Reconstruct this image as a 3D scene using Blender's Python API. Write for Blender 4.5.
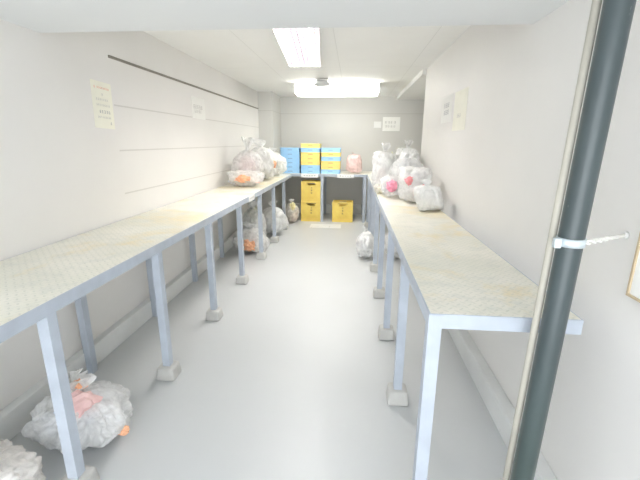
import bpy, bmesh, math, random
from mathutils import Vector, Matrix, noise

# ------------------------------------------------------------------ camera, world, exposure
scene = bpy.context.scene
for o in list(bpy.data.objects):
    bpy.data.objects.remove(o, do_unlink=True)
COL = scene.collection

cam_data = bpy.data.cameras.new('camera')
cam = bpy.data.objects.new('camera', cam_data)
COL.objects.link(cam)
cam_data.sensor_width = 36.0
cam_data.lens = 36.0 * 376.6 / 640.0
cam_data.clip_start = 0.02
MR = Matrix(((0.99641538, -0.0275338, 0.07998921),
             (0.0843475, 0.25102388, -0.96429897),
             (0.00647161, 0.96758922, 0.25244646)))
Mx = MR.to_4x4()
Mx.translation = Vector((0, 0, 1.6))
cam.matrix_world = Mx
scene.camera = cam

scene.view_settings.view_transform = 'Standard'
scene.view_settings.look = 'None'
scene.view_settings.gamma = 1.0
scene.view_settings.use_curve_mapping = False
scene.view_settings.exposure = 2.92

world = bpy.data.worlds.new('daylight_outside')
scene.world = world
world.use_nodes = True
bg = world.node_tree.nodes['Background']
bg.inputs['Color'].default_value = (0.93, 0.965, 1.0, 1)
bg.inputs['Strength'].default_value = 0.62
LAMP = 3.0          # strength of the fluorescent tubes
DIFF = 1.85          # strength of the acrylic diffuser

# ------------------------------------------------------------------ node helpers
class NT:
    def __init__(s, m):
        s.t = m.node_tree; s.n = s.t.nodes; s.l = s.t.links
    def node(s, typ, **kw):
        n = s.n.new(typ)
        for k, v in kw.items(): setattr(n, k, v)
        return n
    def put(s, sock, v):
        if isinstance(v, bpy.types.NodeSocket): s.l.new(v, sock)
        else: sock.default_value = v
    def math(s, op, a, b=0.0, c=0.0, clamp=False):
        n = s.node('ShaderNodeMath', operation=op, use_clamp=clamp)
        s.put(n.inputs[0], a); s.put(n.inputs[1], b); s.put(n.inputs[2], c)
        return n.outputs[0]
    def pos(s, kind='Object'):
        t = s.node('ShaderNodeTexCoord')
        x = s.node('ShaderNodeSeparateXYZ'); s.l.new(t.outputs[kind], x.inputs[0])
        return t.outputs[kind], x.outputs[0], x.outputs[1], x.outputs[2]
    def noise(s, vec, scale, detail=3, rough=0.5, dist=0.0):
        n = s.node('ShaderNodeTexNoise'); s.l.new(vec, n.inputs['Vector'])
        n.inputs['Scale'].default_value = scale; n.inputs['Detail'].default_value = detail
        n.inputs['Roughness'].default_value = rough; n.inputs['Distortion'].default_value = dist
        return n.outputs['Fac']
    def ramp(s, f, stops):
        r = s.node('ShaderNodeValToRGB'); s.l.new(f, r.inputs[0])
        e = r.color_ramp.elements
        while len(e) < len(stops): e.new(0.5)
        for q, (p, c) in zip(e, stops):
            q.position = p; q.color = (c[0], c[1], c[2], 1) if not isinstance(c, (int, float)) else (c, c, c, 1)
        return r.outputs[0]
    def mix(s, f, a, b, mode='MIX'):
        n = s.node('ShaderNodeMix', data_type='RGBA', blend_type=mode)
        s.put(n.inputs[0], f)
        for i, v in ((6, a), (7, b)):
            if isinstance(v, tuple): v = (v[0], v[1], v[2], 1)
            s.put(n.inputs[i], v)
        return n.outputs[2]
    def bump(s, h, strength, dist=0.01):
        b = s.node('ShaderNodeBump'); b.inputs['Strength'].default_value = strength
        b.inputs['Distance'].default_value = dist; s.l.new(h, b.inputs['Height'])
        return b.outputs[0]

def mat(name, color=(.8, .8, .8), rough=0.6, metal=0.0, spec=0.5, var=0.0, scale=3.0, bump=0.0, bscale=60.0):
    m = bpy.data.materials.new(name); m.use_nodes = True
    n = NT(m); p = n.n['Principled BSDF']
    p.inputs['Roughness'].default_value = rough
    p.inputs['Metallic'].default_value = metal
    p.inputs['Specular IOR Level'].default_value = spec
    v, x, y, z = n.pos()
    f = n.noise(v, scale, 4)
    c0 = tuple(max(0, c * (1 - var)) for c in color); c1 = tuple(min(1, c * (1 + var)) for c in color)
    n.l.new(n.ramp(f, [(0.3, c0), (0.7, c1)]), p.inputs['Base Color'])
    if bump:
        n.l.new(n.bump(n.noise(v, bscale, 3), bump, 0.002), p.inputs['Normal'])
    return m

def emis(name, color, strength):
    m = bpy.data.materials.new(name); m.use_nodes = True
    n = NT(m); p = n.n['Principled BSDF']
    p.inputs['Base Color'].default_value = (.9, .9, .9, 1)
    p.inputs['Emission Color'].default_value = (*color, 1)
    p.inputs['Emission Strength'].default_value = strength
    return m

# walls: painted panels; the left wall's far part has horizontal panel joints
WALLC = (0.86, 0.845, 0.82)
def wall_mat(name, joints=None, y_from=None, color=WALLC):
    m = mat(name, color, 0.55, var=0.02, scale=1.3, bump=0.12, bscale=90)
    if joints:
        n = NT(m); p = n.n['Principled BSDF']
        v, x, y, z = n.pos('Object')
        f = None
        for j in joints:
            d = n.math('ABSOLUTE', n.math('SUBTRACT', z, j))
            g = n.math('LESS_THAN', d, 0.006)
            f = g if f is None else n.math('MAXIMUM', f, g)
        if y_from is not None:
            f = n.math('MULTIPLY', f, n.math('GREATER_THAN', y, y_from))
        old = p.inputs['Base Color'].links[0].from_socket
        n.l.new(n.mix(n.math('MULTIPLY', f, 0.30), old, (0.35, 0.33, 0.29)), p.inputs['Base Color'])
    return m
M_WL = wall_mat('painted_panel_wall', (1.87, 1.52, 1.17), 3.0)
M_W = wall_mat('painted_wall')
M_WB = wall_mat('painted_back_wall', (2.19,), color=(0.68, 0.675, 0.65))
M_KERB = mat('painted_concrete_kerb', (0.82, 0.83, 0.82), 0.6, var=0.04, scale=4, bump=0.3, bscale=30)

def kerb_dirt():
    n = NT(M_KERB); p = n.n['Principled BSDF']; v, x, y, z = n.pos()
    mp = n.node('ShaderNodeMapping'); n.l.new(v, mp.inputs[0]); mp.inputs['Scale'].default_value = (6, 2.2, 9)
    f = n.ramp(n.noise(mp.outputs[0], 3, 5, 0.7), [(0.62, 0.0), (0.66, 0.75)])
    f = n.math('MULTIPLY', f, n.math('LESS_THAN', z, 0.03))
    n.l.new(n.mix(f, p.inputs['Base Color'].links[0].from_socket, (0.40, 0.38, 0.31)), p.inputs['Base Color'])
kerb_dirt()

def floor_mat():
    m = mat('painted_epoxy_floor', (0.62, 0.635, 0.64), 0.38, var=0.015, scale=1.2)
    n = NT(m); p = n.n['Principled BSDF']; v, x, y, z = n.pos()
    n.l.new(n.bump(n.noise(v, 25, 3), 0.10, 0.004), p.inputs['Normal'])
    return m
M_FLOOR = floor_mat()

def ceil_mat():
    m = mat('ceiling_board', (0.94, 0.94, 0.92), 0.7, var=0.012, scale=2)
    n = NT(m); p = n.n['Principled BSDF']; v, x, y, z = n.pos()
    fx = n.math('FRACT', n.math('DIVIDE', n.math('ADD', x, 5.66), 0.91))
    fy = n.math('FRACT', n.math('DIVIDE', n.math('ADD', y, 5.6), 1.82))
    g = n.math('MAXIMUM', n.math('LESS_THAN', fx, 0.008), n.math('LESS_THAN', fy, 0.004))
    n.l.new(n.mix(n.math('MULTIPLY', g, 0.35), p.inputs['Base Color'].links[0].from_socket, (0.6, 0.6, 0.57)), p.inputs['Base Color'])
    return m
M_CEIL = ceil_mat()
M_SOF = mat('painted_soffit', (0.82, 0.84, 0.85), 0.6, var=0.015, scale=1)

def plate_mat():
    m = bpy.data.materials.new('chequer_plate'); m.use_nodes = True
    n = NT(m); p = n.n['Principled BSDF']; v, x, y, z = n.pos('Object')
    K = 1 / 0.030
    u = n.math('MULTIPLY', n.math('ADD', x, y), K * 0.7071)
    w = n.math('MULTIPLY', n.math('SUBTRACT', x, y), K * 0.7071)
    iu, iw = n.math('FLOOR', u), n.math('FLOOR', w)
    par = n.math('FLOORED_MODULO', n.math('ADD', iu, iw), 2.0)
    a = n.math('SUBTRACT', n.math('SUBTRACT', u, iu), 0.5)
    b = n.math('SUBTRACT', n.math('SUBTRACT', w, iw), 0.5)
    def ell(a, b):
        return n.math('SQRT', n.math('ADD', n.math('POWER', n.math('DIVIDE', a, 0.46), 2.0), n.math('POWER', n.math('DIVIDE', b, 0.15), 2.0)))
    def absn(q): return n.math('ABSOLUTE', q)
    a, b = absn(a), absn(b)
    e = n.math('ADD', n.math('MULTIPLY', par, ell(a, b)), n.math('MULTIPLY', n.math('SUBTRACT', 1.0, par), ell(b, a)))
    bumpv = n.math('SUBTRACT', 1.0, e, clamp=True)
    mask = n.math('GREATER_THAN', bumpv, 0.05)
    base = n.ramp(n.noise(v, 2.2, 5, 0.6), [(0.3, (0.80, 0.79, 0.69)), (0.7, (0.93, 0.90, 0.81))])
    rust = n.ramp(n.noise(v, 1.7, 6, 0.65, 0.6), [(0.50, 0.0), (0.66, 0.75)])
    c = n.mix(rust, base, (0.84, 0.72, 0.44))
    grey = n.ramp(n.noise(v, 11, 4, 0.7), [(0.50, 0.0), (0.72, 0.45)])
    c = n.mix(grey, c, (0.64, 0.66, 0.61))
    c = n.mix(n.math('MULTIPLY', mask, 0.34), c, (0.60, 0.62, 0.54))
    n.l.new(c, p.inputs['Base Color'])
    p.inputs['Roughness'].default_value = 0.42
    p.inputs['Metallic'].default_value = 0.0
    n.l.new(n.bump(bumpv, 0.8, 0.003), p.inputs['Normal'])
    return m
M_PLATE = plate_mat()
M_STEEL = mat('galvanised_steel_paint', (0.51, 0.56, 0.635), 0.5, 0.10, var=0.07, scale=9, bump=0.1, bscale=120)
M_FOOT = mat('cast_concrete', (0.58, 0.575, 0.55), 0.85, var=0.06, scale=14, bump=0.4, bscale=120)
M_WHITE = mat('white_enamel', (0.86, 0.86, 0.84), 0.4, var=0.01)
M_DARKRAIL = mat('dark_channel', (0.30, 0.28, 0.24), 0.6, var=0.1, scale=8)
M_PAPER = mat('paper', (0.96, 0.96, 0.93), 0.8, var=0.02, scale=12)
M_PAPERY = mat('yellowed_paper', (0.97, 0.96, 0.86), 0.8, var=0.03, scale=9)
M_PAPERC = mat('cream_paper', (0.96, 0.95, 0.84), 0.8, var=0.02, scale=9)
M_INK = mat('grey_ink', (0.42, 0.43, 0.45), 0.8, var=0.15, scale=60)
M_INKP = mat('pale_ink', (0.62, 0.62, 0.60), 0.8, var=0.1, scale=60)
M_INKR = mat('red_ink', (0.85, 0.42, 0.30), 0.8, var=0.15, scale=60)
M_TAN = mat('tan_edge', (0.62, 0.50, 0.33), 0.6, var=0.08, scale=20)
M_GREY = mat('grey_plastic', (0.80, 0.81, 0.82), 0.5, var=0.03)
M_IVORY = mat('ivory_plastic_pipe', (0.53, 0.505, 0.435), 0.5, var=0.05, scale=6)
M_CLAMP = mat('zinc_clamp', (0.72, 0.80, 0.84), 0.3, 0.35, var=0.06, scale=30)
M_YEL = mat('yellow_plastic', (1.0, 0.73, 0.17), 0.45, var=0.05, scale=12)
M_YEL2 = mat('yellow_tray_plastic', (0.99, 0.76, 0.24), 0.45, var=0.05, scale=12)
M_BLUE = mat('blue_tray_plastic', (0.38, 0.66, 0.97), 0.45, var=0.06, scale=12)
M_BROWN = mat('brown_print', (0.42, 0.28, 0.10), 0.6, var=0.1, scale=40)
M_SLOT = mat('moulded_recess', (0.24, 0.38, 0.60), 0.6, var=0.1)
M_SLOTY = mat('moulded_yellow_recess', (0.62, 0.42, 0.16), 0.6, var=0.1)
M_TAPE = mat('white_tape', (0.90, 0.90, 0.88), 0.5, var=0.02)
M_STR = mat('white_cord', (0.88, 0.87, 0.82), 0.6, var=0.03)

def pole_mat():
    m = mat('dark_grey_pvc', (0.062, 0.082, 0.086), 0.32, var=0.12, scale=3)
    n = NT(m); p = n.n['Principled BSDF']; v, x, y, z = n.pos()
    mp = n.node('ShaderNodeMapping'); n.l.new(v, mp.inputs[0]); mp.inputs['Scale'].default_value = (6, 6, 2.2)
    sc = n.ramp(n.noise(mp.outputs[0], 5, 8, 0.75, 0.3), [(0.66, 0.0), (0.72, 0.55)])
    green = n.ramp(z, [(0.0, 1.0), (1.4, 0.0)])
    c = n.mix(n.math('MULTIPLY', green, 0.7), p.inputs['Base Color'].links[0].from_socket, (0.045, 0.08, 0.062))
    n.l.new(n.mix(sc, c, (0.48, 0.52, 0.52)), p.inputs['Base Color'])
    p.inputs['Coat Weight'].default_value = 0.15; p.inputs['Coat Roughness'].default_value = 0.25
    return m
M_POLE = pole_mat()

def film_mat(name, color, alpha, rough=0.3, trans=0.35):
    """plastic film: part see-through, part scattering"""
    m = bpy.data.materials.new(name); m.use_nodes = True
    n = NT(m); n.n.remove(n.n['Principled BSDF']); out = n.n['Material Output']
    v, x, y, z = n.pos()
    h = n.noise(v, 22, 5, 0.65, 1.2)
    nb = n.bump(h, 0.35, 0.02)
    d = n.node('ShaderNodeBsdfDiffuse'); t = n.node('ShaderNodeBsdfTranslucent'); g = n.node('ShaderNodeBsdfGlossy'); tr = n.node('ShaderNodeBsdfTransparent')
    for q in (d, t): q.inputs['Color'].default_value = (*color, 1)
    g.inputs['Color'].default_value = (.95, .97, 1, 1); g.inputs['Roughness'].default_value = rough
    tr.inputs['Color'].default_value = (1, 1, 1, 1)
    for q in (d, t, g): n.l.new(nb, q.inputs['Normal'])
    m1 = n.node('ShaderNodeMixShader'); m1.inputs[0].default_value = trans
    n.l.new(d.outputs[0], m1.inputs[1]); n.l.new(t.outputs[0], m1.inputs[2])
    m2 = n.node('ShaderNodeMixShader'); m2.inputs[0].default_value = 0.12
    n.l.new(m1.outputs[0], m2.inputs[1]); n.l.new(g.outputs[0], m2.inputs[2])
    m3 = n.node('ShaderNodeMixShader')
    n.l.new(n.ramp(n.noise(v, 9, 4, 0.6, 1.0), [(0.35, max(0, alpha - 0.16)), (0.65, min(1, alpha + 0.16))]), m3.inputs[0])
    n.l.new(tr.outputs[0], m3.inputs[1]); n.l.new(m2.outputs[0], m3.inputs[2])
    n.l.new(m3.outputs[0], out.inputs['Surface'])
    return m
F_CLEAR = film_mat('clear_bag_film', (0.98, 0.98, 0.97), 0.74, trans=0.4)
F_MILK = film_mat('milky_bag_film', (0.98, 0.98, 0.97), 0.90, trans=0.3)
F_WHITE = film_mat('white_carrier_film', (0.97, 0.97, 0.96), 1.0, trans=0.15)
F_PINK = film_mat('pink_bag_film', (0.97, 0.76, 0.73), 0.9)
F_WARM = film_mat('warm_bag_film', (0.97, 0.95, 0.91), 0.72, trans=0.5)
def rub(name, color): return mat(name, color, 0.6, var=0.15, scale=18, bump=0.5, bscale=40)
R_ORANGE = rub('orange_rubbish', (0.98, 0.50, 0.30)); R_PINK = rub('pink_rubbish', (0.95, 0.62, 0.60))
R_WHITE = rub('white_rubbish', (0.92, 0.92, 0.92)); R_BLUE = rub('blue_rubbish', (0.74, 0.80, 0.95))
R_YEL = rub('yellow_rubbish', (0.90, 0.80, 0.45)); R_RED = rub('red_rubbish', (0.92, 0.34, 0.36))
R_GREEN = rub('olive_rubbish', (0.75, 0.75, 0.58)); R_MAG = rub('magenta_rubbish', (0.93, 0.35, 0.48))

# ------------------------------------------------------------------ mesh helpers
class MB:
    def __init__(s): s.bm = bmesh.new(); s.mats = []
    def mi(s, m):
        if m not in s.mats: s.mats.append(m)
        return s.mats.index(m)
    def _tag(s, verts, m, smooth=False):
        i = s.mi(m)
        for f in {f for v in verts for f in v.link_faces}:
            f.material_index = i; f.smooth = smooth
    def box(s, x0, x1, y0, y1, z0, z1, m, bev=0.0, mtx=None):
        r = bmesh.ops.create_cube(s.bm, size=1.0); vs = r['verts']
        for v in vs:
            v.co = Vector(((x0 + x1) / 2 + v.co.x * (x1 - x0), (y0 + y1) / 2 + v.co.y * (y1 - y0), (z0 + z1) / 2 + v.co.z * (z1 - z0)))
        if bev:
            es = list({e for v in vs for e in v.link_edges})
            r = bmesh.ops.bevel(s.bm, geom=es, offset=bev, segments=2, profile=0.5, affect='EDGES')
            vs = list({v for f in r['faces'] for v in f.verts} | {v for v in vs if v.is_valid})
        if mtx:
            for v in vs: v.co = mtx @ v.co
        s._tag(vs, m); return vs
    def frustum(s, cx, cy, z0, z1, w0, w1, m, bev=0.01):
        vs = s.box(cx - .5, cx + .5, cy - .5, cy + .5, z0, z1, m)
        for v in vs:
            w = w0 if v.co.z < (z0 + z1) / 2 else w1
            v.co.x = cx + (v.co.x - cx) * w; v.co.y = cy + (v.co.y - cy) * w
        es = list({e for v in vs for e in v.link_edges})
        r = bmesh.ops.bevel(s.bm, geom=es, offset=bev, segments=2, profile=0.5, affect='EDGES')
        s._tag([v for f in r['faces'] for v in f.verts], m)
    def tube(s, pts, r, m, seg=12, cap=True):
        pts = [Vector(p) for p in pts]; rings = []
        for i, p in enumerate(pts):
            d = (pts[min(i + 1, len(pts) - 1)] - pts[max(i - 1, 0)]).normalized()
            u = d.orthogonal().normalized() if i == 0 else (rings_u - d * rings_u.dot(d)).normalized()
            rings_u = u; w = d.cross(u)
            rr = r[i] if isinstance(r, (list, tuple)) else r
            rings.append([s.bm.verts.new(p + (u * math.cos(2 * math.pi * k / seg) + w * math.sin(2 * math.pi * k / seg)) * rr) for k in range(seg)])
        i = s.mi(m)
        for a, b in zip(rings, rings[1:]):
            for k in range(seg):
                f = s.bm.faces.new((a[k], a[(k + 1) % seg], b[(k + 1) % seg], b[k])); f.smooth = True; f.material_index = i
        if cap:
            for rg in (rings[0], rings[-1]):
                f = s.bm.faces.new(rg); f.material_index = i
    def build(s, name, parent=None, loc=None):
        bmesh.ops.recalc_face_normals(s.bm, faces=s.bm.faces)
        me = bpy.data.meshes.new(name); s.bm.to_mesh(me); s.bm.free()
        for m in s.mats: me.materials.append(m)
        o = bpy.data.objects.new(name, me); COL.objects.link(o)
        if parent: o.parent = parent
        if loc is not None: o.location = loc
        return o
def tag(o, label=None, cat=None, group=None, kind=None):
    for k, v in (('label', label), ('category', cat), ('group', group), ('kind', kind)):
        if v: o[k] = v
    return o
def empty(name, loc, rz=0.0):
    o = bpy.data.objects.new(name, None); COL.objects.link(o)
    o.location = loc; o.rotation_euler = (0, 0, rz); o.empty_display_size = 0.1
    return o
def copy_tree(o, parent=None):
    c = o.copy(); COL.objects.link(c); c.parent = parent
    for ch in list(o.children): copy_tree(ch, c)
    return c
def struct(name, box, m, bev=0.0):
    b = MB(); b.box(*box, m, bev); return tag(b.build(name), kind='structure')

# ------------------------------------------------------------------ the room
XL, XR, ZC, ZS, YB = -1.89, 0.95, 2.543, 2.221, 8.6
YN = -1.6
struct('floor', (-2.05, 2.4, YN, 8.75, -0.1, 0.0), M_FLOOR)
struct('ceiling', (-2.05, 2.4, 2.10, 8.75, ZC, ZC + 0.1), M_CEIL)
struct('trim_soffit', (XL, XR, YN, 2.348, ZS, ZC + 0.1), M_SOF, 0.0)
struct('wall_left', (XL - 0.15, XL, YN, YB + 0.15, 0, ZC), M_WL)
struct('wall_right', (XR, 2.4, YN, 5.5, 0, ZC), M_W)
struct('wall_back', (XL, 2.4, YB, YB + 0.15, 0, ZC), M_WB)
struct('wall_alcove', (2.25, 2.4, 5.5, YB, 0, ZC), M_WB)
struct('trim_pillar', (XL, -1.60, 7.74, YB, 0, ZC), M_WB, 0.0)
struct('trim_duct', (0.90, 2.25, 5.5, YB, 2.475, ZC), M_CEIL)
struct('baseboard_left', (XL, -1.83, YN, 7.74, 0, 0.16), M_KERB, 0.006)
struct('baseboard_right', (0.875, XR, YN, 5.5, 0, 0.155), M_KERB, 0.006)
struct('baseboard_back', (-1.60, 2.25, YB - 0.06, YB, 0, 0.22), M_KERB, 0.006)
b = MB()
b.box(XL, XL + 0.004, 3.0, 7.74, 2.214, 2.228, M_DARKRAIL)
b.box(XL, XL + 0.012, 3.0, 7.74, 2.228, 2.233, M_DARKRAIL)
tag(b.build('trim_rail'), kind='structure')

# ------------------------------------------------------------------ ceiling lights
TUBE = emis('fluorescent_tube', (1.0, 0.975, 0.93), LAMP * 1.6)
PANEL = emis('lit_reflector', (1.0, 0.975, 0.93), LAMP * 1.1)
ACR = emis('lit_acrylic', (1.0, 0.985, 0.93), DIFF)
def louvre_light():
    x0, x1, y0, y1, z0 = -0.735, -0.345, 3.28, 4.90, 2.475
    cx, cy = (x0 + x1) / 2, (y0 + y1) / 2
    r = empty('ceiling_light', (cx, cy, ZC), 0.075)
    X = (x1 - x0) / 2; Y = (y1 - y0) / 2; Z = z0 - ZC
    h = MB()
    h.box(-X, X, -Y, Y, -0.012, -0.001, M_WHITE)
    for s in (-1, 1):
        h.box(s * X - (0.008 if s > 0 else 0), s * X + (0 if s > 0 else 0.008), -Y, Y, Z, -0.012, M_WHITE)
        h.box(-X + 0.008, X - 0.008, s * Y - (0.008 if s > 0 else 0), s * Y + (0 if s > 0 else 0.008), Z, -0.012, M_WHITE)
    h.build('housing', r)
    p = MB(); p.box(-X + 0.01, X - 0.01, -Y + 0.01, Y - 0.01, -0.018, -0.013, PANEL); p.build('reflector', r)
    for sx in (-0.10, 0.10):
        t = MB(); t.tube([(sx, -Y + 0.03, -0.040), (sx, Y - 0.03, -0.040)], 0.013, TUBE, 12); t.build('tube', r)
    g = MB()
    nx, ny = 8, 18
    for i in range(1, nx):
        x = -X + 2 * X * i / nx; g.box(x - 0.0012, x + 0.0012, -Y + 0.008, Y - 0.008, Z + 0.001, Z + 0.0225, M_LOUV)
    for j in range(1, ny):
        y = -Y + 2 * Y * j / ny; g.box(-X + 0.008, X - 0.008, y - 0.003, y + 0.003, Z + 0.001, Z + 0.0225, M_LOUV)
    g.build('louvre', r)
    tag(r, 'recess style fluorescent light with egg-crate louvre, the nearer of the two on the ceiling', 'ceiling light')
M_LOUV = mat('louvre_plastic', (0.10, 0.075, 0.095), 0.5, var=0.02)
louvre_light()
def diffuser_light():
    x0, x1, y0, y1, z0 = -1.02, 0.43, 6.68, 7.22, 2.385
    r = empty('ceiling_light', ((x0 + x1) / 2, (y0 + y1) / 2, ZC))
    X = (x1 - x0) / 2; Y = (y1 - y0) / 2; Z = z0 - ZC
    h = MB(); h.box(-X, X, -Y, Y, -0.02, -0.001, M_WHITE, 0.003); h.build('housing', r)
    d = MB(); d.box(-X + 0.03, X - 0.03, -Y + 0.01, Y - 0.01, Z, -0.021, ACR, 0.015); d.build('diffuser', r)
    for s in (-1, 1):
        c = MB(); c.box(s * (X - 0.015) - 0.014, s * (X - 0.015) + 0.014, -Y, Y, Z - 0.004, -0.021, M_WHITE, 0.004); c.build('end_cap', r)
    tag(r, 'glowing wide fluorescent light mounted crosswise near the back wall', 'ceiling light')
diffuser_light()
# a round detector hanging before the far light
r = empty('smoke_detector', (-0.50, 6.25, ZC))
b = MB(); b.tube([(0, 0, -0.001), (0, 0, -0.03)], [0.09, 0.09], M_WHITE, 24); b.build('mounting_base', r)
b = MB(); b.tube([(0, 0, -0.03), (0, 0, -0.045), (0, 0, -0.09), (0, 0, -0.105)], [0.07, 0.09, 0.13, 0.10], M_GREY, 24); b.build('cover', r)
tag(r, 'pale grey round smoke detector on the ceiling before the far light', 'smoke detector')
# little clip at the soffit's lower edge
r = MB(); r.box(-0.025, 0.025, 0, 0.012, -0.012, 0.012, M_TAPE, 0.003); r.tube([(0.03, 0.006, -0.004), (0.05, 0.006, -0.008), (0.055, 0.006, 0.004)], 0.004, M_GREY, 8)
tag(r.build('cable_clip', None, (0.20, 2.349, ZS + 0.010)), 'tiny white cable clip on the lower edge of the near ceiling beam', 'clip')

# ------------------------------------------------------------------ benches
def leg_mb(x, y, h, sx, sy, w=0.050, z0=0.0):
    """steel angle: the outer faces at x (towards sx) and y (towards sy)"""
    t = 0.006; b = MB()
    b.box(*sorted((x, x - sx * t)), *sorted((y, y - sy * w)), z0, h, M_STEEL)
    b.box(*sorted((x - sx * t, x - sx * w)), *sorted((y, y - sy * t)), z0, h, M_STEEL)
    return b
def foot(x, y, parent):
    f = MB(); f.frustum(x, y, 0.0, 0.095, 0.135, 0.115, M_FOOT, 0.016); f.build('foot_block', parent)
def bench(root_loc, x0, x1, y0, y1, ztop, front, leg_ys, rear_ys, label, group, rear_x=None, name='steel_bench'):
    """front: +1 when the open long side faces +x, -1 when it faces -x"""
    rx, ry, _ = root_loc
    r = empty(name, root_loc)
    X0, X1, Y0, Y1 = x0 - rx, x1 - rx, y0 - ry, y1 - ry
    t = MB(); t.box(X0 + 0.006, X1 - 0.006, Y0 + 0.006, Y1 - 0.006, ztop - 0.006, ztop, M_PLATE); t.build('table_top', r)
    f = MB(); zb = ztop - 0.058
    for xx, s in ((X0, 1), (X1, -1)):
        f.box(*sorted((xx, xx + s * 0.006)), Y0, Y1, zb, ztop - 0.001, M_STEEL)
        f.box(*sorted((xx + s * 0.006, xx + s * 0.05)), Y0 + 0.008, Y1 - 0.008, ztop - 0.013, ztop - 0.0065, M_STEEL)
    for yy, s in ((Y0, 1), (Y1, -1)):
        f.box(X0 + 0.006, X1 - 0.006, *sorted((yy, yy + s * 0.006)), zb, ztop - 0.001, M_STEEL)
    for ly in leg_ys[1:]:
        f.box(X0 + 0.006, X1 - 0.006, ly - ry, ly - ry + 0.006, zb, ztop - 0.0135, M_STEEL)
    f.build('frame', r)
    xf = (X1 if front > 0 else X0)
    for i, ly in enumerate(leg_ys):
        ly -= ry
        l = leg_mb(xf + front * 0.001, ly - 0.0035, ztop - 0.004 if i == 0 and abs(ly - Y0) < 0.01 else zb + 0.002, front, -1, z0=0.05).build('leg', r)
        foot(xf - front * 0.025, ly + 0.023, l)
    xb = rear_x - rx if rear_x is not None else None
    for ly in rear_ys:
        ly -= ry
        leg_mb(xb, ly - 0.002, zb + 0.002, front, -1, z0=0.0).build('leg', r)
    tag(r, label, 'bench', group)
    return r
LY = [0.42, 1.30, 2.20, 3.10, 4.02, 4.97, 5.89, 6.80]
RY = [1.3135, 2.09, 2.90, 3.77, 4.62, 5.48, 6.35, 7.20]
bench((-1.55, 4.0, 0), XL + 0.004, -1.215, 0.40, 7.60, 0.965, 1, LY, LY,
      'long steel bench with chequer plate top running along the left wall', None, rear_x=-1.785)
bench((0.60, 4.4, 0), 0.300, 0.845, 1.313, 7.60, 0.985, -1, RY, [],
      'long steel bench with chequer plate top running along the right wall', None)
# the back bench is the same make turned across the room
bb = empty('steel_bench', (-0.4, 8.1, 0))
t = MB(); t.box(-1.19, 1.15, -0.489, 0.43, 0.969, 0.975, M_PLATE); t.build('table_top', bb)
f = MB(); f.box(-1.19, 1.15, -0.495, -0.489, 0.925, 0.974, M_STEEL); f.box(-1.19, 1.15, 0.430, 0.436, 0.925, 0.974, M_STEEL)
f.box(-1.196, -1.19, -0.495, 0.436, 0.925, 0.974, M_STEEL); f.box(1.15, 1.156, -0.495, 0.436, 0.925, 0.974, M_STEEL); f.build('frame', bb)
for lx in (-0.17, 0.69):
    for ly in (-0.497, 0.380):
        leg_mb(lx, ly, 0.93, 1, -1, 0.055).build('leg', bb)
tag(bb, 'steel bench standing across the back wall above the yellow crates', 'bench')

# ------------------------------------------------------------------ tags stuck on the bench edges
def edge_tag(loc, w, h, axis, label, group=None):
    b = MB()
    if axis == 'x': b.box(-w / 2, w / 2, -0.003, 0, -h / 2, h / 2, M_TAPE)
    else: b.box(0, 0.003, -w / 2, w / 2, -h / 2, h / 2, M_TAPE)
    for k in range(5):
        q = -w * 0.3 + k * w * 0.15
        if axis == 'x': b.box(q - w * 0.045, q + w * 0.045, -0.0036, -0.003, -h * 0.12, h * 0.16, M_INKP)
        else: b.box(0.003, 0.0036, q - w * 0.045, q + w * 0.045, -h * 0.12, h * 0.16, M_INKP)
    tag(b.build('edge_label', None, loc), label, 'label', 'white labels on bench edges')
edge_tag((-0.85, 7.6045, 0.940), 0.34, 0.075, 'x', 'white label on the back bench edge above the stacked yellow crates')
edge_tag((-0.13, 7.6045, 0.940), 0.33, 0.075, 'x', 'white label on the back bench edge above the single yellow crate')
edge_tag((-1.2145, 4.50, 0.930), 0.26, 0.070, 'y', 'white label on the front edge of the left bench')

# ------------------------------------------------------------------ papers on the walls
def glyph(b, put, u, v, s, m, rng):
    """a few short strokes, the way small illegible print looks"""
    for k in range(3):
        q = v - s * 0.35 + k * s * 0.35; b.box(*put(u - s * rng.uniform(.25, .42), u + s * rng.uniform(.25, .42), q - s * .05, q + s * .05), m)
    for k in range(2):
        q = u + rng.uniform(-.3, .3) * s; b.box(*put(q - s * .05, q + s * .05, v - s * .42, v + s * rng.uniform(.1, .42)), m)
def paper(name, loc, w, h, side, rows, label, cat, pm, rot=0.0, seed=1, thick=0.002):
    """side: normal direction, 'x+' on the left wall, 'x-' on the right wall, 'y-' on the back wall"""
    rng = random.Random(seed); b = MB()
    b.box(-w / 2, w / 2, -thick, 0, -h / 2, h / 2, pm)
    put = lambda u0, u1, v0, v1: (u0, u1, -thick - 0.0004, -thick, v0, v1)
    for (v, s, n, m, u0) in rows:
        for k in range(n):
            glyph(b, put, (-0.5 + u0) * w + k * s * 1.08 * h, (0.5 - v) * h, s * h, m, rng)
    rz = {'x+': math.pi / 2, 'x-': -math.pi / 2, 'y-': 0}[side]
    o = b.build(name, None, loc)
    o.rotation_mode = 'QUATERNION'
    o.rotation_quaternion = (Matrix.Rotation(rz, 4, 'Z') @ Matrix.Rotation(rot, 4, 'Y')).to_quaternion()
    tag(o, label, cat, 'paper notices on the walls')
    return o
paper('notice', (XL + 0.001, 2.86, 1.855), 0.235, 0.335, 'x+',
      [(0.13, .055, 1, M_INKR, .17), (0.13, .05, 8, M_INKR, .30), (0.27, .06, 1, M_INKP, .5), (0.38, .055, 7, M_INKP, .22), (0.50, .05, 9, M_INKP, .2),
       (0.64, .075, 5, M_INK, .32), (0.76, .05, 9, M_INKP, .2), (0.88, .065, 1, M_INK, .82)],
      'tall cream notice with small print, nearest paper on the left wall', 'notice', M_PAPERC, rot=0.03, seed=3)
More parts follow.
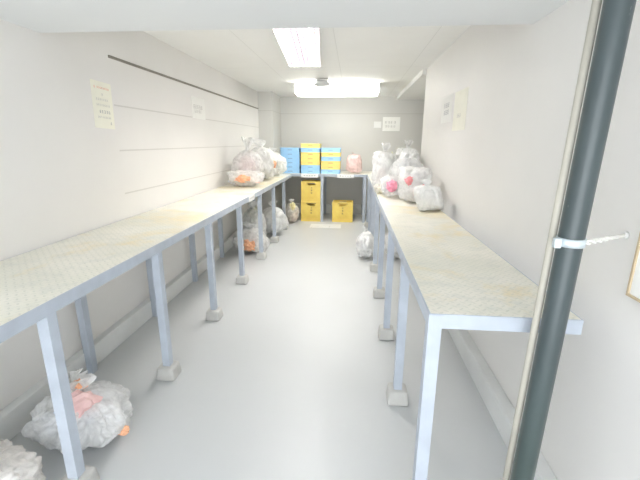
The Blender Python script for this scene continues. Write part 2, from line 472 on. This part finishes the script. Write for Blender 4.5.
paper('notice', (XL + 0.001, 4.71, 1.985), 0.40, 0.245, 'x+',
      [(0.45, .22, 5, M_INKP, .17), (0.66, .17, 5, M_INKP, .2)],
      'wide white notice with grey print under the dark rail on the left wall', 'notice', M_PAPER, seed=5)
paper('notice', (XR - 0.001, 4.17, 1.93), 0.44, 0.26, 'x-',
      [(0.35, .2, 4, M_INK, .30), (0.62, .2, 4, M_INK, .30)],
      'white notice with two grey printed lines, farther paper on the right wall', 'notice', M_PAPER, seed=7)
paper('notice', (XR - 0.001, 3.66, 1.88), 0.42, 0.345, 'x-',
      [(0.62, .12, 3, M_INKP, .35)],
      'plain yellowed paper sheet, nearer of the two papers on the right wall', 'notice', M_PAPERY, seed=9)
paper('notice', (0.815, YB - 0.001, 1.98), 0.37, 0.29, 'y-',
      [(0.38, .2, 4, M_INKP, .18), (0.66, .2, 4, M_INKP, .18)],
      'white notice with two printed lines on the back wall', 'notice', M_PAPER, seed=11)
b = MB(); b.box(-0.08, 0.08, -0.012, 0, -0.065, 0.065, M_TAPE, 0.003); b.box(-0.03, 0.03, -0.016, -0.012, -0.02, 0.02, M_TAPE, 0.001)
tag(b.build('wall_switch_plate', None, (0.52, YB - 0.001, 1.965)), 'small blank white plate beside the notice on the back wall', 'wall plate')
# framed board cut by the right picture edge
r = empty('notice_board', (XR, 0.98, 1.11))
b = MB(); b.box(-0.012, -0.001, -0.28, 0.28, 0.004, 0.55, M_PAPER); b.build('panel', r)
b = MB()
for (y0, y1, z0, z1) in ((-0.288, -0.28, -0.004, 0.558), (0.28, 0.288, -0.004, 0.558), (-0.28, 0.28, -0.004, 0.004), (-0.28, 0.28, 0.55, 0.558)):
    b.box(-0.018, -0.001, y0, y1, z0, z1, M_TAN)
b.build('frame', r)
tag(r, 'white board with tan edge on the right wall, cut by the right picture edge', 'board')

# ------------------------------------------------------------------ the pole with its clamp
PX, PY = 0.666, 1.215
def pl(z): return Vector((PX + 0.022 * z, PY, z))
r = empty('standing_pipe', (PX, PY, 0))
b = MB(); b.tube([pl(z) - Vector((PX, PY, 0)) for z in (0.0, 0.5, 1.0, 1.5, 2.0, ZS)], 0.037, M_POLE, 40); b.build('pipe', r)
tag(r, 'dark grey plastic pipe standing upright at the near end of the right bench', 'pipe')
zc = 1.30; c = pl(zc) - Vector((PX, PY, 0))
b = MB()
def ring(b, c, r0, r1, z0, z1, m, seg=40):
    v = [[b.bm.verts.new((c.x + R_ * math.cos(2 * math.pi * k / seg), c.y + R_ * math.sin(2 * math.pi * k / seg), z)) for k in range(seg)] for R_, z in ((r0, z0), (r1, z0), (r1, z1), (r0, z1))]
    i = b.mi(m)
    for a in range(4):
        A, B = v[a], v[(a + 1) % 4]
        for k in range(seg):
            f = b.bm.faces.new((A[k], A[(k + 1) % seg], B[(k + 1) % seg], B[k])); f.material_index = i; f.smooth = a in (1, 3)
ring(b, c, 0.0372, 0.0412, zc - 0.013, zc + 0.013, M_CLAMP)
cl = b.build('clamp_band', r); cl['label'] = 'pale zinc clamp band'
b = MB(); b.box(c.x - 0.062, c.x - 0.0415, c.y - 0.032, c.y - 0.012, zc - 0.016, zc + 0.016, M_CLAMP, 0.003)
b.tube([(c.x - 0.052, c.y - 0.036, zc), (c.x - 0.052, c.y - 0.006, zc)], 0.006, M_CLAMP, 8); b.build('bolt_lug', cl)
b = MB()
# twisted cord from clamp to wall
P0 = Vector((c.x + 0.041, c.y - 0.012, zc)); P1 = Vector((XR - PX - 0.006, c.y + 0.13, zc - 0.005))
for ph in (0, math.pi):
    pts = []
    for k in range(25):
        t = k / 24; p = P0.lerp(P1, t); a = ph + t * 22; rr = 0.006 * (1 - t * 0.7)
        pts.append((p.x, p.y + rr * math.cos(a), p.z + rr * math.sin(a)))
    b.tube(pts, 0.0048, M_STR, 8)
b.tube([tuple(P1 - Vector((0.006, 0, 0))), tuple(P1 + Vector((0.005, 0, 0)))], 0.014, M_WHITE, 14)
b.build('tie', cl)
b = MB(); b.tube([(0, 0, 0.0), (0.022 * ZS, 0, ZS)], 0.012, M_IVORY, 16)
tag(b.build('thin_conduit', None, (PX - 0.0385, PY + 0.0365, 0)), 'thin ivory conduit running up close behind the dark grey pipe', 'conduit')

# ------------------------------------------------------------------ yellow crates
def make_crate():
    W, D, H = 0.425, 0.32, 0.410
    r = empty('bottle_crate', (0, 0, 0)); X, Y = W / 2, D / 2
    b = MB(); t = 0.012
    b.box(-X, X, -Y, Y, 0.0, 0.014, M_YEL)
    for sx in (-1, 1):
        for sy in (-1, 1):
            b.box(*sorted((sx * X, sx * (X - 0.045))), *sorted((sy * Y, sy * (Y - 0.045))), 0.014, H, M_YEL, 0.006)
    for s in (-1, 1):
        def side(u0, u1, z0, z1, dep=t, m=M_YEL):
            q = Y * 0.985 - (0.006 if dep < 0.01 else 0); b.box(u0, u1, *sorted((s * q, s * (q - dep))), z0, z1, m)
        side(-X + .04, X - .04, H - 0.035, H)                     # top rim
        side(-X + .04, -0.075, H - 0.085, H - 0.035); side(0.075, X - .04, H - 0.085, H - 0.035)   # beside the handle slot
        side(-X + .04, X - .04, 0.155, H - 0.085)                 # plain panel
        side(-X + .04, X - .04, 0.014, 0.040)
        side(-X + .04, X - .04, 0.090, 0.104)
        side(-X + .04, X - .04, 0.040, 0.155, 0.004)
        for k in range(8):
            u = -X + 0.06 + k * (W - 0.12) / 7; side(u - 0.010, u + 0.010, 0.040, 0.155)
        def end(u0, u1, z0, z1):
            b.box(*sorted((s * X * 0.985, s * (X * 0.985 - t))), u0, u1, z0, z1, M_YEL)
        end(-Y + .04, Y - .04, H - 0.035, H)
        end(-Y + .04, -0.06, H - 0.085, H - 0.035); end(0.06, Y - .04, H - 0.085, H - 0.035)
        end(-Y + .04, Y - .04, 0.155, H - 0.085); end(-Y + .04, Y - .04, 0.014, 0.040)
        for k in range(6):
            u = -Y + 0.06 + k * (D - 0.12) / 5; end(u - 0.010, u + 0.010, 0.040, 0.155)
    # divider grid
    for k in range(1, 5):
        x = -X + W * k / 5; b.box(x - .002, x + .002, -Y + .014, Y - .014, 0.014, H - 0.12, M_YEL)
    for k in range(1, 4):
        y = -Y + D * k / 4; b.box(-X + .014, X - .014, y - .002, y + .002, 0.014, H - 0.12, M_YEL)
    b.build('shell', r)
    # small vertical mark on the front
    g = MB(); rng = random.Random(4); yy = -Y * 0.985
    put = lambda u0, u1, v0, v1: (u0, u1, yy - 0.0012, yy - 0.0002, v0, v1)
    for v in (0.285, 0.232, 0.179): glyph(g, put, 0.0, v, 0.040, M_BROWN, rng); glyph(g, put, 0.004, v + 0.002, 0.038, M_BROWN, rng)
    g.box(-0.10, 0.10, yy - 0.0012, yy - 0.0002, 0.372, 0.384, M_BROWN)
    mk = g.build('printed_mark', r); mk['label'] = 'small brown vertical print'
    return r
c0 = make_crate(); c0.location = (-0.82, 7.78, 0.0)
tag(c0, 'yellow plastic bottle crate on the floor, lower one of the stack', 'crate', 'yellow bottle crates')
c1 = copy_tree(c0); c1.location = (-0.815, 7.785, 0.411)
tag(c1, 'yellow plastic bottle crate resting on top of another yellow crate', 'crate', 'yellow bottle crates')
c2 = copy_tree(c0); c2.location = (-0.175, 7.78, 0.0)
tag(c2, 'yellow plastic bottle crate standing alone on the floor under the back bench', 'crate', 'yellow bottle crates')

# ------------------------------------------------------------------ flat trays on the back bench
TW, TD, TH = 0.400, 0.36, 0.084
def make_tray(m):
    r = empty('plastic_tray', (0, 0, 0)); X, Y = TW / 2, TD / 2
    b = MB(); t = 0.008
    b.box(-X + .008, X - .008, -Y + .008, Y - .008, 0, 0.008, m)
    for s in (-1, 1):
        b.box(-X + .006, X - .006, *sorted((s * (Y - .006), s * (Y - .006 - t))), 0.008, TH - .012, m)
        b.box(*sorted((s * (X - .006), s * (X - .006 - t))), -Y + .006, Y - .006, 0.008, TH - .012, m)
        b.box(-X, X, *sorted((s * Y, s * (Y - .020))), TH - .014, TH - .001, m, 0.003)
        b.box(*sorted((s * X, s * (X - .020))), -Y + .02, Y - .02, TH - .014, TH - .001, m, 0.003)
        for k in range(7):
            u = -X + 0.03 + k * (TW - 0.06) / 6
            if abs(u) > 0.06: b.box(u - .004, u + .004, *sorted((s * (Y - .006), s * (Y - .001))), 0.004, TH - .014, m)
    b.build('shell', r)
    g = MB(); g.box(-0.045, 0.045, -Y + .0045, -Y + .0058, 0.034, 0.050, M_SLOT if m is M_BLUE else M_SLOTY); g.build('grip_recess', r)
    return r
tb = make_tray(M_BLUE); ty = make_tray(M_YEL2)
used = {'b': False, 'y': False}
cols = [('left', -1.255, 'bbbbbb'), ('middle', -0.845, 'bbyyyby'), ('right', -0.435, 'byybyb')]
ordn = {0: 'bottom', 1: 'second from the bottom', 2: 'third from the bottom', 3: 'fourth from the bottom', 4: 'fifth from the bottom', 5: 'sixth from the bottom', 6: 'top'}
for cname, x, seq in cols:
    for k, ch in enumerate(seq):
        src = tb if ch == 'b' else ty
        o = copy_tree(src) if used[ch] else src
        used[ch] = True
        rng = random.Random(hash(cname == 'left') + k * 7 + int(x * 100))
        o.location = (x + rng.uniform(-.003, .003), 7.86 + rng.uniform(-.006, .006), 0.9755 + k * TH)
        pos = 'topmost' if k == len(seq) - 1 else ordn[k]
        tag(o, '%s flat plastic tray, %s of the %s stack on the back bench' % ('blue' if ch == 'b' else 'yellow', pos, cname), 'tray', 'stacked flat trays on the back bench')

# ------------------------------------------------------------------ rubbish bags
def blob(b, c, s, m, seed, sub=3, amp=0.18):
    r = bmesh.ops.create_icosphere(b.bm, subdivisions=sub, radius=1.0)
    for v in r['verts']:
        d = v.co.normalized(); o = Vector((seed * 3.1, seed * 1.7, seed))
        n_ = abs(noise.noise(d * 2.2 + o)) * 1.4 + noise.noise(d * 5 + o) * 0.5
        q = d * (1 + amp * (n_ - 0.3))
        v.co = Vector((c[0] + q.x * s[0], c[1] + q.y * s[1], c[2] + q.z * s[2]))
    b._tag(r['verts'], m, False)
def make_bag(name, loc, w, d, h, film, contents, label, seed, rz=0.0, ears=2, neck=(0.0, 0.0), slump=1.0, cat='rubbish bag', group=None, earh=0.22, box=0.80, tap=0.55):
    """crumpled bag on z = loc.z: body gathered to a knot with ears"""
    rng = random.Random(seed)
    r = empty(name, loc, rz)
    b = MB()
    R_ = bmesh.ops.create_icosphere(b.bm, subdivisions=6 if max(w, h) * 400 / Vector(loc).length > 50 else 5, radius=1.0)
    off = Vector((seed * 1.37, seed * 2.11, seed * 0.73))
    bh = h * (1 - earh * 0.6) if ears else h
    for v in R_['verts']:
        p = v.co.normalized()
        # box-ish super ellipsoid
        e = box
        q = Vector([math.copysign(abs(c_) ** e, c_) for c_ in p])
        ridg = (1 - abs(noise.noise(p * 2.3 + off)) * 2) * 0.10 + (1 - abs(noise.noise(p * 5.2 + off)) * 2) * 0.055 + (1 - abs(noise.noise(p * 11 + off)) * 2) * 0.026
        lump = noise.noise(p * 1.3 + off * 2) * 0.18
        vd = noise.voronoi(p * 2.6 + off)[0]; vf = noise.voronoi(p * 6.0 + off)[0]
        crease = min(0.35, vd[1] - vd[0]) * 0.15 + min(0.3, vf[1] - vf[0]) * 0.03 - vd[0] * 0.06
        k = 0.84 + ridg * 0.45 + lump + crease
        zz = (q.z * k + 1) / 2
        zz = max(0.0, zz)
        if zz > 0.86: zz = 0.86 + (zz - 0.86) * 0.6
        # gather folds towards the neck, slumping wide at the base
        taper = 1.0
        if zz > 0.45 and ears:
            tt = min(1, (zz - 0.45) / 0.5); taper = 1 - tap * tt * tt
        ang = math.atan2(p.y, p.x)
        pf = Vector((math.cos(ang) * 3.2, math.sin(ang) * 3.2, zz * 1.1)) + off; pg = Vector((math.cos(ang) * 7, math.sin(ang) * 7, zz * 2.5)) - off
        fold = 1 + ((1 - abs(noise.noise(pf)) * 2.4) * 0.13 + (1 - abs(noise.noise(pg)) * 2.4) * 0.06) * min(1, max(0.15, zz + 0.1)) - 0.05
        spread = 1.0 + 0.10 * slump * (1 - min(1, zz * 2.2))
        v.co.x = q.x * k * taper * fold * spread * w / 2 * 1.02 + neck[0] * max(0, zz - 0.3)
        v.co.y = q.y * k * taper * fold * spread * d / 2 * 1.02 + neck[1] * max(0, zz - 0.3)
        v.co.z = max(0.001 + 0.004 * rng.random() * 0, zz * bh)
    # press flat against the support
    b._tag(R_['verts'], film, True)
    b.build('film', r)
    if ears:
        top = Vector((neck[0] * 0.55, neck[1] * 0.55, bh * 0.90))
        g = MB()
        blob(g, top + Vector((0, 0, bh * 0.03)), (w * 0.07, d * 0.07, h * 0.05), film, seed, 2, 0.3)
        for k in range(ears):
            a = (k + 0.5) / ears * 2 * math.pi + rng.uniform(-.5, .5); hh = h * earh * rng.uniform(.8, 1.15); ww = w * 0.125
            dx, dy = math.cos(a), math.sin(a); i = g.mi(film)
            NR = 7; rows = []
            for q in range(NR):
                t = q / (NR - 1); base = top + Vector((dx * w * 0.13 * t, dy * d * 0.13 * t, bh * 0.02 + hh * (t - 0.25 * t * t)))
                wd = ww * (0.35 + 1.1 * math.sin(min(1, t * 1.1) * math.pi * 0.62)) * (0.55 if t > .95 else 1)
                row = []
                for s in range(6):
                    u = s / 5 - 0.5
                    row.append(g.bm.verts.new(base + Vector((-dy * u * 2 * wd, dx * u * 2 * wd, 0)) + Vector((dx, dy, 0.2)) * 0.30 * ww * math.sin(u * 14 + k + q * .6)))
                rows.append(row)
            for A, B in zip(rows, rows[1:]):
                for s in range(5):
                    f = g.bm.faces.new((A[s], A[s + 1], B[s + 1], B[s])); f.material_index = i; f.smooth = True
        g.build('knot', r)
    if contents:
        g = MB()
        for j, (cx, cy, cz, s, m) in enumerate(contents):
            blob(g, (cx * w, cy * d, max(cz, 0.13) * h), (s * w, s * d * 1.0, min(s, max(cz, .13) * 0.9) * h), m, seed + j * 1.3, 3, 0.45)
        g.build('rubbish', r)
    if cat == 'rubbish bag' and group is None:
        group = 'rubbish bags on the floor' if loc[2] < 0.5 else 'rubbish bags piled on the left bench' if loc[0] < -1 else 'rubbish bags piled on the right bench' if loc[0] > 0.2 else None
    tag(r, label, cat, group)
    return r
W_ = R_WHITE
# (loc, w, d, h)
make_bag('rubbish_bag', (-1.42, 1.65, 0), 0.52, 0.40, 0.41, F_CLEAR,
    [(0.02, -.18, .62, .17, R_PINK), (-.05, -.05, .35, .30, R_BLUE), (.20, -.10, .3, .20, W_), (.38, -.20, .16, .06, R_ORANGE), (-.25, 0, .3, .2, W_), (-.38, .1, .35, .1, R_GREEN), (-.02, .0, .80, .07, R_ORANGE)],
    'clear bag of pink and white waste on the floor by the nearest left leg', 11, 0.3, 3, (-0.05, -0.03), earh=0.32)
make_bag('rubbish_bag', (-1.53, 1.12, 0), 0.50, 0.33, 0.34, F_WARM,
    [(-.1, -.05, .4, .28, R_PINK), (.15, 0, .35, .24, W_)],
    'milky rubbish bag with pinkish waste in the bottom left picture corner', 23, 0.9, 0)
make_bag('rubbish_bag', (-1.46, 5.28, 0), 0.54, 0.42, 0.46, F_CLEAR,
    [(.06, -.36, .34, .19, R_ORANGE), (-.14, -.38, .26, .12, R_ORANGE), (.05, .1, .4, .28, W_), (-.22, -.1, .3, .2, W_)],
    'clear rubbish bag with orange waste on the floor under the left bench', 31, -0.1, 2)
make_bag('rubbish_bag', (-1.55, 5.80, 0), 0.44, 0.42, 0.72, F_CLEAR,
    [(0, 0, .3, .28, W_), (.05, 0, .6, .2, R_GREEN)],
    'tall greyish clear rubbish bag under the left bench behind the orange one', 37, 0.5, 2)
make_bag('rubbish_bag', (-1.36, 6.42, 0), 0.46, 0.48, 0.62, F_MILK,
    [(0, 0, .35, .3, W_)],
    'milky white rubbish bag on the floor under the far part of the left bench', 41, 1.1, 2)
make_bag('rubbish_bag', (-1.20, 7.50, 0), 0.30, 0.36, 0.50, F_WARM,
    [(.05, -.22, .62, .2, R_YEL), (.12, -.2, .30, .16, R_ORANGE), (-.1, 0, .35, .22, W_)],
    'pale rubbish bag with yellow waste on the floor left of the stacked yellow crates', 43, 0.2, 2)
make_bag('rubbish_bag', (0.225, 5.16, 0), 0.28, 0.34, 0.50, F_MILK, [(0, 0, .35, .28, W_)],
    'milky rubbish bag on the floor sticking out from under the right bench', 47, 0.4, 1)
make_bag('rubbish_bag', (0.63, 5.20, 0), 0.30, 0.38, 0.50, F_CLEAR, [(0, -.1, .35, .26, W_), (-.1, -.2, .3, .15, R_GREEN)],
    'clear rubbish bag on the floor deep under the right bench beside the milky one', 53, 1.4, 2)
# on the left bench
ZL = 0.966
make_bag('rubbish_bag', (-1.52, 5.36, ZL), 0.54, 0.34, 0.25, F_CLEAR,
    [(-.02, -.30, .48, .23, R_ORANGE), (.28, -.2, .35, .12, R_PINK), (-.30, -.1, .3, .15, R_BLUE), (.15, 0, .3, .2, W_)],
    'low clear bag of orange waste at the front of the left bench pile', 59, 0.1, 0)
make_bag('rubbish_bag', (-1.60, 5.78, ZL), 0.50, 0.42, 0.70, F_CLEAR,
    [(.0, -.1, .35, .25, R_PINK), (.1, .1, .4, .22, W_)],
    'tall clear rubbish bag with peaked top near the wall on the left bench', 61, 0.1, 3, earh=0.35)
make_bag('rubbish_bag', (-1.54, 6.40, ZL), 0.60, 0.56, 0.68, F_MILK,
    [(0, 0, .35, .28, W_), (.35, -.1, .4, .1, R_ORANGE)],
    'large milky rubbish bag at the middle of the pile on the left bench', 67, 0.0, 2)
make_bag('rubbish_bag', (-1.48, 7.16, ZL), 0.48, 0.46, 0.54, F_CLEAR,
    [(0.1, 0, .35, .26, W_), (.1, -.2, .4, .12, R_GREEN)],
    'clear rubbish bag at the far end of the left bench pile beside the blue trays', 71, 0.8, 2)
# on the right bench
ZR = 0.986
make_bag('carrier_bag', (0.730, 3.56, ZR), 0.27, 0.24, 0.29, F_WHITE, None,
    'small opaque white carrier bag at the front of the pile on the right bench', 73, 0.0, 2, (-0.07, 0), cat='carrier bag', earh=0.24, box=0.5, tap=0.2)
make_bag('rubbish_bag', (0.655, 4.06, ZR), 0.36, 0.36, 0.40, F_MILK,
    [(-.22, -.45, .60, .10, R_RED), (.02, -.47, .32, .10, R_RED), (.22, -.44, .45, .07, R_RED), (.1, -.1, .4, .26, W_), (.2, -.3, .75, .1, W_)],
    'milky bag with red marks right behind the small white carrier bag', 79, 0.0, 0, box=0.7)
make_bag('rubbish_bag', (0.445, 4.38, ZR), 0.24, 0.26, 0.27, F_CLEAR,
    [(.0, -.42, .52, .24, R_MAG), (-.3, -.2, .4, .14, R_BLUE), (.25, -.1, .3, .14, W_)],
    'small clear bag holding bright pink waste near the edge of the right bench', 83, 0.0, 0)
make_bag('rubbish_bag', (0.345, 4.68, ZR), 0.13, 0.20, 0.13, F_WARM, [(0, -.1, .4, .25, R_YEL)],
    'little cream bag at the very front edge of the right bench', 89, 0.2, 0)
make_bag('rubbish_bag', (0.42, 5.10, ZR), 0.34, 0.42, 0.62, F_MILK,
    [(0.1, -.2, .5, .2, W_), (-.1, -.2, .35, .15, R_PINK), (.2, -.2, .65, .13, R_GREEN)],
    'tall milky rubbish bag at the open edge of the right bench pile', 97, 0.0, 3, box=0.55, tap=0.15)
make_bag('rubbish_bag', (0.67, 4.70, ZR), 0.42, 0.34, 0.56, F_CLEAR,
    [(-.18, -.25, .52, .12, R_BLUE), (.1, 0, .4, .28, W_), (-.1, -.1, .7, .18, W_)],
    'clear rubbish bag with bluish waste in the middle of the right bench pile', 101, 0.1, 2, box=0.7, tap=0.3)
make_bag('rubbish_bag', (0.745, 5.36, ZR), 0.34, 0.50, 0.68, F_MILK, [(0, 0, .4, .28, W_)],
    'large milky rubbish bag at the back of the right bench pile', 103, 0.0, 3, box=0.55, tap=0.2)
# pink bag on the back bench
make_bag('rubbish_bag', (0.035, 7.88, 0.976), 0.33, 0.26, 0.44, F_PINK, [(0, 0, .35, .3, R_PINK)],
    'pink rubbish bag standing on the back bench right of the trays', 107, 0.0, 1, earh=0.15, box=0.5, tap=0.2)

# ------------------------------------------------------------------ thin pale rectangle on the floor near the crates
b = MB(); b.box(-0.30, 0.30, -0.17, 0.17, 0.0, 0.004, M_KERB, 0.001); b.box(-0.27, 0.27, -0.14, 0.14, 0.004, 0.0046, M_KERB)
tag(b.build('pale_floor_patch', None, (-0.49, 7.20, 0.0)), 'flat pale rectangular patch on the floor in front of the crates', 'floor cover')
